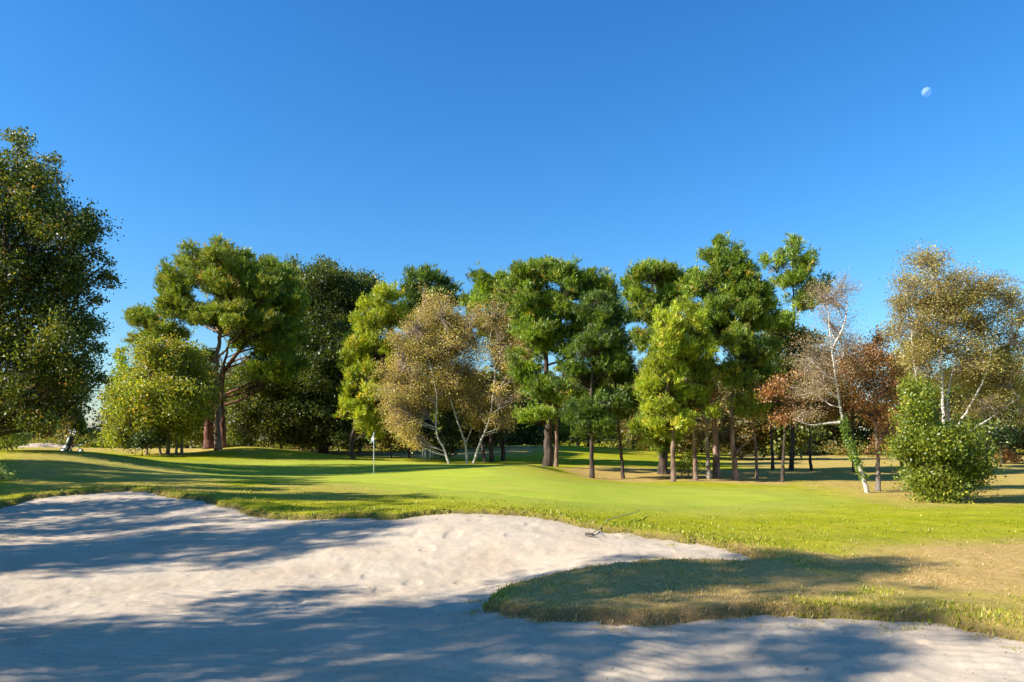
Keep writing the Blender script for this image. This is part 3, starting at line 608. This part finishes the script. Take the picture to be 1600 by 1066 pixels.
# --- birches and bush on the right
tree('silver_birch', 'nearly bare silver birch leaning left with ivy on its lower stem', 'tree', 28, 1357,
    [[(1357,770),(1345,735),(1331,702),(1318,660),(1310,620),(1303,570),(1297,520),(1292,465)],[(1313,660),(1290,662),(1265,664),(1240,655)],[(1306,600),(1285,580),(1262,560)],[(1312,622),(1285,612),(1250,618)],[(1300,545),(1318,510),(1325,470)]],
    [(1296,470,34,32),(1300,512,44,30),(1280,560,42,32),(1318,548,32,28),(1268,612,38,22),(1258,645,30,11),(1312,450,22,16),(1290,590,40,30)], 'bare', 'broad', .085, 'birch', cover=.24, twig=1.6, size=.05, twig_r=.006, flare=1.3, back=.45, clumpy=1.8)
tree('rust_tree', 'rusty red leaved tree between the leaning silver birch and the green bush', 'tree', 29, 1372, [[(1372,767),(1372,720),(1369,660),(1364,600),(1364,540)]],
    [(1360,556,30,28),(1350,602,36,28),(1382,612,30,30),(1370,528,20,14),(1358,650,36,24),(1386,672,20,24),(1340,575,20,24),(1376,700,16,14)], 'rust', 'broad', .1, 'grey', cover=.85, twig=.9, size=.07, twig_r=.007, clumpy=.8)
tree('birch_tree', 'large pale stemmed birch with thin brown leaves rising out of the bush', 'tree', 26, 1478,
    [[(1478,778),(1476,700),(1474,640),(1470,560),(1471,500),(1456,430)],[(1446,775),(1440,680),(1434,610),(1428,560),(1420,480)],[(1488,775),(1494,680),(1512,640),(1538,590),(1560,500),(1555,450)],[(1495,778),(1505,690),(1550,652),(1592,622)],[(1482,776),(1484,690),(1481,620),(1494,560),(1510,500)]],
    [(1442,408,32,14),(1420,446,22,24),(1450,466,42,24),(1430,508,28,30),(1490,478,32,28),(1546,446,32,18),(1578,466,18,24),(1530,506,38,28),(1584,526,28,30),(1470,536,42,30),(1510,566,42,32),(1570,586,38,34),(1440,566,32,30),(1595,645,22,22),(1410,480,14,20),(1540,630,34,24),(1495,440,22,20),(1520,465,26,22),(1600,490,22,30),(1458,440,18,22),(1404,520,14,26),(1482,500,24,20)], 'birch', 'broad', .085, 'birch', cover=.95, twig=1., size=.06, twig_r=.006, flare=1.3, back=.65, depth=.6, clumpy=1.8)
tree('green_bush', 'big rounded green bush with ivy tower at the foot of the right birch', 'bush', 24, 1482, [[(1482,782),(1478,740),(1470,690)],[(1450,782),(1440,740),(1432,650),(1430,610)],[(1510,782),(1520,740)]],
    [(1470,690,46,28),(1440,728,34,36),(1490,735,50,38),(1528,735,26,36),(1430,640,18,36),(1436,608,14,16),(1416,700,14,24),(1500,690,36,24),(1470,765,44,16),(1430,675,24,20)], 'bush', 'upright', .05, 'grey', cover=2.4, size=.095, twig=.15, clumpy=1.5)
for px, D, lb, lobs, pl in [(1268, 46, 'brown leaved tree behind the small rusty tree right of the pines', [(1268,600,34,30),(1288,570,24,24),(1250,640,26,22),(1290,640,26,20)], 'brown'),
        (1335, 44, 'tan leaved tree filling the gap behind the nearly bare silver birch', [(1330,590,36,32),(1352,630,34,26),(1312,640,30,22),(1345,560,24,22)], 'rust'),
        (1410, 43, 'drab brown tree behind the ivy tower of the green bush', [(1408,580,34,34),(1420,625,34,28),(1390,640,26,22),(1425,550,22,20)], 'birch'),
        (1545, 45, 'olive brown tree behind the right half of the large birch', [(1540,590,44,34),(1575,610,38,30),(1520,630,34,24),(1555,560,28,22),(1600,590,30,30)], 'green_far')]:
    tree('autumn_tree', lb, 'tree', D, px, [[(px,735),(px-3,690),(px,620)]], lobs, pl, 'broad', .11, 'dark', cover=1.5, twig=.5)
tree('sapling', 'leafy green sapling among the trunks of the pine row', 'sapling', 37.5, 1076, [[(1076,750),(1074,720)]], [(1072,722,16,14),(1084,735,12,9),(1064,736,12,9)], 'bush', 'broad', .03, 'grey', cover=1.3)
tree('dark_tree', 'dark crowned tree at the right edge of the picture', 'tree', 56, 1568, [[(1566,726),(1564,700),(1566,670)]], [(1580,658,36,26),(1556,680,22,16),(1600,630,40,24),(1565,640,26,18)], 'holly', 'broad', .16, 'dark')
tree('shrub', 'low reddish shrub under the dark tree at the right edge', 'shrub', 57, 1576, [[(1572,726),(1572,718)]], [(1572,716,16,7),(1588,716,12,6),(1560,718,10,5)], 'rust', 'broad', .04, 'dark')
# ivy on the leaning birch is a part of it
def ivy():
    bp = [P(*p, 28) for p in [(1350,748),(1338,720),(1331,702),(1322,675),(1316,655)]]
    bp = spline(bp, 60); mb = MB(); c = np.repeat(bp, 3, 0)+rng.normal(0, .055, (180, 3)); leaves(mb, c, norm(rng.normal(0, 1, (180, 3))), 'ivy', 'broad', .075, 16, .06)
    r = next(o for o in COL.objects if o.name.startswith('silver_birch')); obj('ivy', mb.mesh('ivy', color=True, origin=r.location), LEAF, r)
ivy()

# --- the far wood: a few kinds, copied
def copy_tree(src, loc, s, rz, label, group, name=None):
    r = src.copy(); COL.objects.link(r); r.location = loc; r.scale = (s, s, s) if np.isscalar(s) else s; r.rotation_euler = (0, 0, rz)
    if name: r.name = name
    r['label'] = label; r['group'] = group
    for ch in src.children:
        c = ch.copy(); COL.objects.link(c); c.parent = r
    return r
FAR = [('far_tree', 'bushy green tree in the far wood across the fairways', 'green_far', 'broad'), ('far_tree', 'brown leaved tree in the far wood across the fairways', 'brown', 'broad'),
       ('far_pine', 'dark pine in the far wood across the fairways', 'pine_dark', 'pine'), ('far_tree', 'yellow leaved tree in the far wood across the fairways', 'autumn', 'broad')]
protos = []
spots = []
def far_top(px):
    return np.interp(px, [-300, 60, 110, 122, 160, 172, 420, 600, 830, 845, 890, 905, 1060, 1270, 1290, 1420, 1450, 1600, 1900], [560, 575, 630, 664, 668, 625, 570, 560, 570, 605, 605, 575, 575, 575, 612, 618, 590, 580, 570])
for row, (d0, d1, n, dt) in enumerate([(66, 76, 34, 18), (80, 94, 40, 8), (100, 128, 44, 0)]):
    for i in range(n):
        px = -260+2120*(i+rng.uniform(.1, .9))/n; D = rng.uniform(d0, d1)
        if row == 0 and (px < 175 or 780 < px < 1000 or px > 1240): continue
        spots.append((px, D, far_top(px)+dt+rng.uniform(-10, 34)))
for k, (px, D, top) in enumerate(spots):
    kd = int(rng.choice(4, p=[.32, .38, .16, .14]))
    h = H-(top-HOR)/F*D-ground((px-CX)/F*D, D)
    loc = (( px-CX)/F*D, D, ground((px-CX)/F*D, D))
    nm, lb, pal, sty = FAR[kd]
    have = [p for p in protos if p[0] == kd]
    if len(have) < 2:                                       # two builds of each kind, then copies
        s = F/D; by = HOR+(H-loc[2])*F/D; hp = h*s
        lob = [(px+rng.uniform(-.3, .3)*hp, by-hp*rng.uniform(.3, .8), hp*rng.uniform(.16, .26), hp*rng.uniform(.14, .22)) for _ in range(8)]+[(px, by-hp*.86, hp*.15, hp*.14), (px+hp*.1, by-hp*.25, hp*.26, hp*.14), (px-hp*.15, by-hp*.2, hp*.22, hp*.12)]
        if sty == 'pine': lob = [(px+rng.uniform(-.16, .16)*hp, by-hp*rng.uniform(.45, .85), hp*.14, hp*.1) for _ in range(7)]+[(px, by-hp*.92, hp*.09, hp*.08)]
        o = tree(nm, lb, 'tree', D, px, [[(px, by), (px+rng.uniform(-4, 4), by-hp*.4), (px, by-hp*.8)]], lob, pal, sty, .16, 'dark' if kd != 1 else 'grey', cover=2., group='trees of the far wood')
        protos.append((kd, o, h))
    else:
        _, o, h0 = have[k % 2]; s = h/h0
        copy_tree(o, loc, (s*rng.uniform(.9, 1.25), s*rng.uniform(.9, 1.25), s), rng.uniform(0, TAU), lb, 'trees of the far wood')
# undergrowth in front of the far wood
mb = MB(); cl = []
for px in np.arange(-250, 1850, 5.):
    if 118 < px < 158 and rng.random() < .6: continue
    D = rng.uniform(70, 100) if px < 860 else rng.uniform(78, 100)
    x = (px-CX)/F*D; cl.append((x, D, ground(x, D)+rng.uniform(.1, 1.3)*rng.uniform(.5, 1.3)))
cl = np.array(cl); cl = np.repeat(cl, 4, 0)+rng.normal(0, .5, (len(cl)*4, 3))*np.array([1.2, 1, .55])
g = T(cl[:, 0], cl[:, 1]); cl[:, 2] = np.maximum(cl[:, 2], g+.15)
for pal, part in (('brown', cl[0::2]), ('autumn', cl[1::4]), ('green_far', cl[3::4])):
    leaves(mb, part, norm(rng.normal(0, 1, (len(part), 3))+np.array([0, 0, 1])), pal, 'broad', .2, 40, .42)
props(obj('undergrowth', mb.mesh('undergrowth', color=True), LEAF), 'tangled brown and green undergrowth along the far wood', 'undergrowth', kind='stuff')

# --- tall trees left of and behind the camera: they throw the dappled shade over bunker and mound
SAZ, SEL = math.radians(17), math.radians(31)               # light travels towards +x, a little away from the camera
U = np.array([math.cos(SAZ), math.sin(SAZ)]); V = np.array([-math.sin(SAZ), math.cos(SAZ)])
def shade_tree(s, v, h, r, cover, lean=0):
    xy = s*U+v*V; Y = max(xy[1], 1.); k = F/Y; b = CX+xy[0]*k; g = HOR+(H-ground(xy[0], Y))*k
    p = lambda dx, hh: (b+dx*k, g-hh*k)
    lob = [(*p(rng.uniform(-.6, .6)*r, h*q), r*k*w*rng.uniform(.42, .55), h*k*.10) for q, w in ((.3, .9), (.38, 1.1), (.46, 1.2), (.5, 1.), (.58, 1.1), (.66, 1.), (.74, .9), (.82, .8), (.9, .55), (.95, .35))]
    return tree('shade_tree', 'tall broadleaf tree standing left of the bunker and shading the sand', 'tree', Y, b, [[p(0, 0), p(.1, h*.4), p(-.1, h*.7), p(0, h*.92)]], lob, 'oak_left', 'broad', .26, 'dark', size=.15, cover=cover, group='shade trees left of the bunker', twig=.3, clumpy=.5)
for s_, v_, h_, r_, cov in [(-13.5, 7.8, 12.2, 1.1, 1.0), (-19.5, 7.2, 12.2, 1.9, .6), (-18.2, 4.8, 12., 2.1, .55), (-15.2, 4.4, 11.8, .9, .7), (-24.5, 6., 11., 2.2, .5), (-17.6, 12.3, 10.4, .8, .8), (-16.4, 13.6, 10.6, 1.3, .9), (-17.6, 16.2, 11.2, 1.6, .7), (-19.5, 13.6, 11.4, 2., .4), (-16., 19.2, 11., 1.5, 1.5), (-19.5, 22., 11., 1.8, 1.7), (-18.3, 25.4, 11., 2., 1.7), (-17.6, 28.8, 10.6, 2.1, 1.8), (-18.5, 32., 10.4, 2., 1.7), (-26, 27., 11., 2.4, 1.5)]:
    shade_tree(s_, v_, h_, r_, cov)
# ------------------------------------------------------------------ golf things
WHITE = plain('white_paint', (.8, .8, .78), .4); CLOTH = plain('flag_cloth', (.85, .84, .8), .8); BLACK = plain('black_fabric', (.02, .02, .024), .75); STEEL = plain('steel', (.55, .55, .56), .3, 1.)
WOOD = plain('rake_wood', (.5, .42, .16), .6, var=.25); DKWOOD = plain('dark_wood', (.05, .04, .03), .7); RUBBER = plain('rubber', (.03, .03, .03), .8); GREYM = plain('grey_tube', (.3, .3, .31), .4, .6)
# flagstick
fx, fy = P(584, 741, 34)[:2]; fz = ground(fx, fy)
fl = empty('flagstick', (fx, fy, fz), 'white flagstick with limp white flag standing in the shaded putting green', 'flag', rz=math.radians(-40))
mb = MB(); tubes(mb, [[0, 0, -.1], [0, 0, 1.0], [0.004, 0, 1.95]], [.02, .02, .016], 8); obj('pole', mb.mesh('pole', smooth=True), WHITE, fl)
mb = MB(); nu, nv = 9, 13; uu, vv = np.meshgrid(np.linspace(0, 1, nu), np.linspace(0, 1, nv))
X = .02-.24*uu*(.55+.45*vv)+.02*np.sin(vv*7+uu*4); Y = .05*np.sin(uu*9+vv*2)*uu-.03*uu; Z = 1.93-.36*vv-.24*uu*(1-.25*vv)
i = np.arange(nv-1)[:, None]; j = np.arange(nu-1)[None]; q = np.stack([i*nu+j, i*nu+j+1, (i+1)*nu+j+1, (i+1)*nu+j], -1).reshape(-1, 4)
base = np.stack([X, Y, Z], -1).reshape(-1, 3); mb.add(base, q); mb.add(base+np.array([0, .006, 0]), q[:, ::-1]); obj('flag', mb.mesh('flag', smooth=True), CLOTH, fl)
mb = MB(); lathe(mb, [(.066, .03), (.066, -.1), (.054, -.1), (.054, .031), (.066, .03)], k=20); obj('cup', mb.mesh('cup', smooth=True), WHITE, fl)
# white stakes
for px, tilt in ((660, .06), (665, -.05), (672, .02)):
    x, y = P(px, 722, 52)[:2]; z = ground(x, y); mb = MB(); tubes(mb, [[0, 0, -.2], [tilt*.5, 0, .6], [tilt, 0, 1.02], [tilt*1.1, 0, 1.07]], [.045, .045, .042, .01], 8)
    props(obj('white_stake', mb.mesh('white_stake', smooth=True), WHITE, loc=(x, y, z)), 'short white wooden stake standing in the shade left of the golden birches', 'stake', 'white stakes behind the green')
# rake
a = hit(921, 840); b = hit(1000, 807)
az = ground(*a)+.05; bz = ground(*b)+.13
rk = empty('bunker_rake', (a[0], a[1], az), 'thin yellow handled rake lying across the grassy bunker lip', 'rake')
d = np.array([b[0]-a[0], b[1]-a[1], bz-az]); n_ = 9; pts = np.array([d*t for t in np.linspace(0.02, 1, n_)])
gg = T(a[0]+pts[:, 0], a[1]+pts[:, 1])-az; sm_ = sandmask(a[0]+pts[:, 0], a[1]+pts[:, 1]); pts[:, 2] = np.maximum(pts[:, 2], gg+np.where(sm_ > 0, .115, .03))
mb = MB(); tubes(mb, pts, np.full(n_, .0095), 8); obj('handle', mb.mesh('handle', smooth=True), WOOD, rk)
dh = norm(d[:2]); ph = np.array([-dh[1], dh[0]]); hx = np.array([.75, -.66])*.08
mb = MB(); tubes(mb, [[-hx[0], -hx[1], 0.0], [0, 0, .012], [hx[0], hx[1], 0]], [.017, .018, .017], 8)
for t in np.linspace(-1, 1, 7): tubes(mb, [[hx[0]*t, hx[1]*t, 0], [hx[0]*t, hx[1]*t, -.06]], [.006, .004], 5)
obj('rake_head', mb.mesh('rake_head', smooth=True), DKWOOD, rk)
# golf trolley with bag
tx, ty = P(114, 704, 40)[:2]; tz = ground(tx, ty)
tr = empty('golf_trolley', (tx, ty, tz), 'golf trolley with dark bag and white wheels beyond the left mound', 'golf trolley')
def wheel(x, y, r):
    mb = MB(); lathe(mb, [(r*.74, -.03), (r, -.03), (r*1.02, 0), (r, .03), (r*.74, .03), (r*.74, -.03)], (x, y, r), 22, 'y'); w = obj('wheel', mb.mesh('wheel', smooth=True), RUBBER, tr)
    mb = MB(); lathe(mb, [(.02, -.035), (r*.74, -.024), (r*.74, .024), (.02, .035)], (x, y, r), 22, 'y'); obj('rim', mb.mesh('rim', smooth=True), WHITE, w)
wheel(-.38, -.28, .17); wheel(-.38, .28, .17); wheel(.42, 0, .15)
mb = MB(); tubes(mb, [[-.38, -.28, .17], [-.3, 0, .2], [-.38, .28, .17]], [.02]*3, 8); tubes(mb, [[-.45, 0, .12], [-.1, 0, .35], [.3, 0, .44], [.42, 0, .15]], [.022]*4, 8); tubes(mb, [[-.3, 0, .2], [.0, 0, .38], [.5, 0, .5]], [.018]*3, 8)
obj('frame', mb.mesh('frame', smooth=True), GREYM, tr)
mb = MB(); tubes(mb, [[.5, -.18, .5], [.52, 0, .51], [.5, .18, .5]], [.025]*3, 8); obj('handle', mb.mesh('handle', smooth=True), WHITE, tr)
ax = norm(np.array([.32, .05, .9])); bp = np.array([-.4, 0, .14])
mb = MB(); ts = np.array([0, .02, .3, .6, .82, .86]); tubes(mb, [bp+ax*t for t in ts], [.12, .145, .14, .135, .15, .14], 14); obj('bag', mb.mesh('bag', smooth=True), BLACK, tr)
mb = MB(); tubes(mb, [bp+ax*t+np.array([-.03, -.11, 0]) for t in (.5, .56, .74, .8)], [.03, .06, .06, .03], 10); obj('bag_pocket', mb.mesh('bag_pocket', smooth=True), WHITE, tr)
mb = MB(); tubes(mb, [bp+ax*t+np.array([-.02, -.1, 0]) for t in (.06, .1, .3, .34)], [.05, .1, .1, .05], 10); obj('bag_pocket', mb.mesh('bag_pocket', smooth=True), WHITE, tr)
for k in range(7):
    a_ = k*TAU/7; o0 = np.array([math.cos(a_), math.sin(a_), 0])*.07; tip = bp+ax*(1.12+.06*(k % 3))+o0*1.9
    mb = MB(); tubes(mb, [bp+ax*.8+o0, tip], [.012, .012], 6); tubes(mb, [tip, tip+np.array([.05*math.cos(a_+1), .05*math.sin(a_+1), .03])], [.04, .025], 8); obj('club', mb.mesh('club', smooth=True), BLACK if k % 2 else STEEL, tr)

# ------------------------------------------------------------------ moon
m, nt, out = new_mat('moon_painted_phase'); L = nt.links
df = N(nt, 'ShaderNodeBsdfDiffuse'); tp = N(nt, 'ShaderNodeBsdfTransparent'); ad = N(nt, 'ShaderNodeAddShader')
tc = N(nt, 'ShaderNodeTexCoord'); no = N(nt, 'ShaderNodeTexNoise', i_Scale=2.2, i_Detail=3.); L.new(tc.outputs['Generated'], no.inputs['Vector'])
r = ramp(nt, [(.36, (.02, .024, .03)), (.75, (.12, .135, .15))]); phase_grad = N(nt, 'ShaderNodeVectorMath', operation='DOT_PRODUCT'); phase_grad.inputs[1].default_value = (-.6, -.1, .62); L.new(tc.outputs['Object'], phase_grad.inputs[0])  # moon's shaded side painted into its colour: mottling darkens towards lower right
am = N(nt, 'ShaderNodeMath', operation='ADD'); L.new(no.outputs[0], am.inputs[0]); L.new(phase_grad.outputs['Value'], am.inputs[1]); L.new(am.outputs[0], r.inputs[0]); L.new(r.outputs[0], df.inputs['Color'])
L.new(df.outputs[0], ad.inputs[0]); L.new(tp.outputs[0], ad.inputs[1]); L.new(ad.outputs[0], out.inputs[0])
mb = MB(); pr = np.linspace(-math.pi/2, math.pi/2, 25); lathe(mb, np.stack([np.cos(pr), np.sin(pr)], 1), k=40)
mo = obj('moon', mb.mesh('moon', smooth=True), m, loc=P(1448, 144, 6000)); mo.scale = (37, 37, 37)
props(mo, 'pale daytime moon with painted half phase high in the clear blue sky', 'moon')

# ------------------------------------------------------------------ light, sky, camera
sd = np.array([-math.cos(SEL)*math.cos(SAZ), -math.cos(SEL)*math.sin(SAZ), math.sin(SEL)])     # towards the sun
ld = bpy.data.lights.new('sun', 'SUN'); ld.energy = 4.8; ld.angle = math.radians(.5); ld.color = (1., .94, .85)
so = bpy.data.objects.new('sun', ld); COL.objects.link(so)
from mathutils import Vector
so.rotation_euler = Vector(-sd).to_track_quat('-Z', 'Y').to_euler(); so.location = (-40, -10, 40)
w = bpy.data.worlds.new('World'); sc.world = w; w.use_nodes = True; nt = w.node_tree; nt.nodes.clear(); L = nt.links
sky = nt.nodes.new('ShaderNodeTexSky'); sky.sky_type = 'NISHITA'; sky.sun_disc = False
sky.sun_elevation = SEL; sky.sun_rotation = math.atan2(sd[0], sd[1]); sky.air_density = 1.5; sky.dust_density = .3; sky.ozone_density = 10.; sky.altitude = 0
hs = nt.nodes.new('ShaderNodeGamma'); hs.inputs['Gamma'].default_value = 1.15
hu = nt.nodes.new('ShaderNodeHueSaturation'); hu.inputs['Saturation'].default_value = 1.1
bg = nt.nodes.new('ShaderNodeBackground'); bg.inputs['Strength'].default_value = .071; wo = nt.nodes.new('ShaderNodeOutputWorld')
L.new(sky.outputs[0], hs.inputs['Color']); L.new(hs.outputs[0], hu.inputs['Color']); L.new(hu.outputs[0], bg.inputs['Color']); L.new(bg.outputs[0], wo.inputs[0])
cd = bpy.data.cameras.new('camera'); cam = bpy.data.objects.new('camera', cd); COL.objects.link(cam)
cam.location = (0, 0, H); cam.rotation_euler = (math.pi/2, 0, 0)
cd.sensor_width = 36; cd.lens = F/1600*36; cd.shift_y = (HOR-533)/1600; cd.clip_end = 12000; cd.clip_start = .1
sc.camera = cam
sc.view_settings.view_transform = 'Standard'; sc.view_settings.look = 'None'; sc.view_settings.exposure = 1.2; sc.view_settings.gamma = 1
sc.render.film_transparent = False
sc.cycles.max_bounces = 8; sc.cycles.transparent_max_bounces = 8; sc.cycles.diffuse_bounces = 4
print('faces', sum(len(m.polygons) for m in bpy.data.meshes))
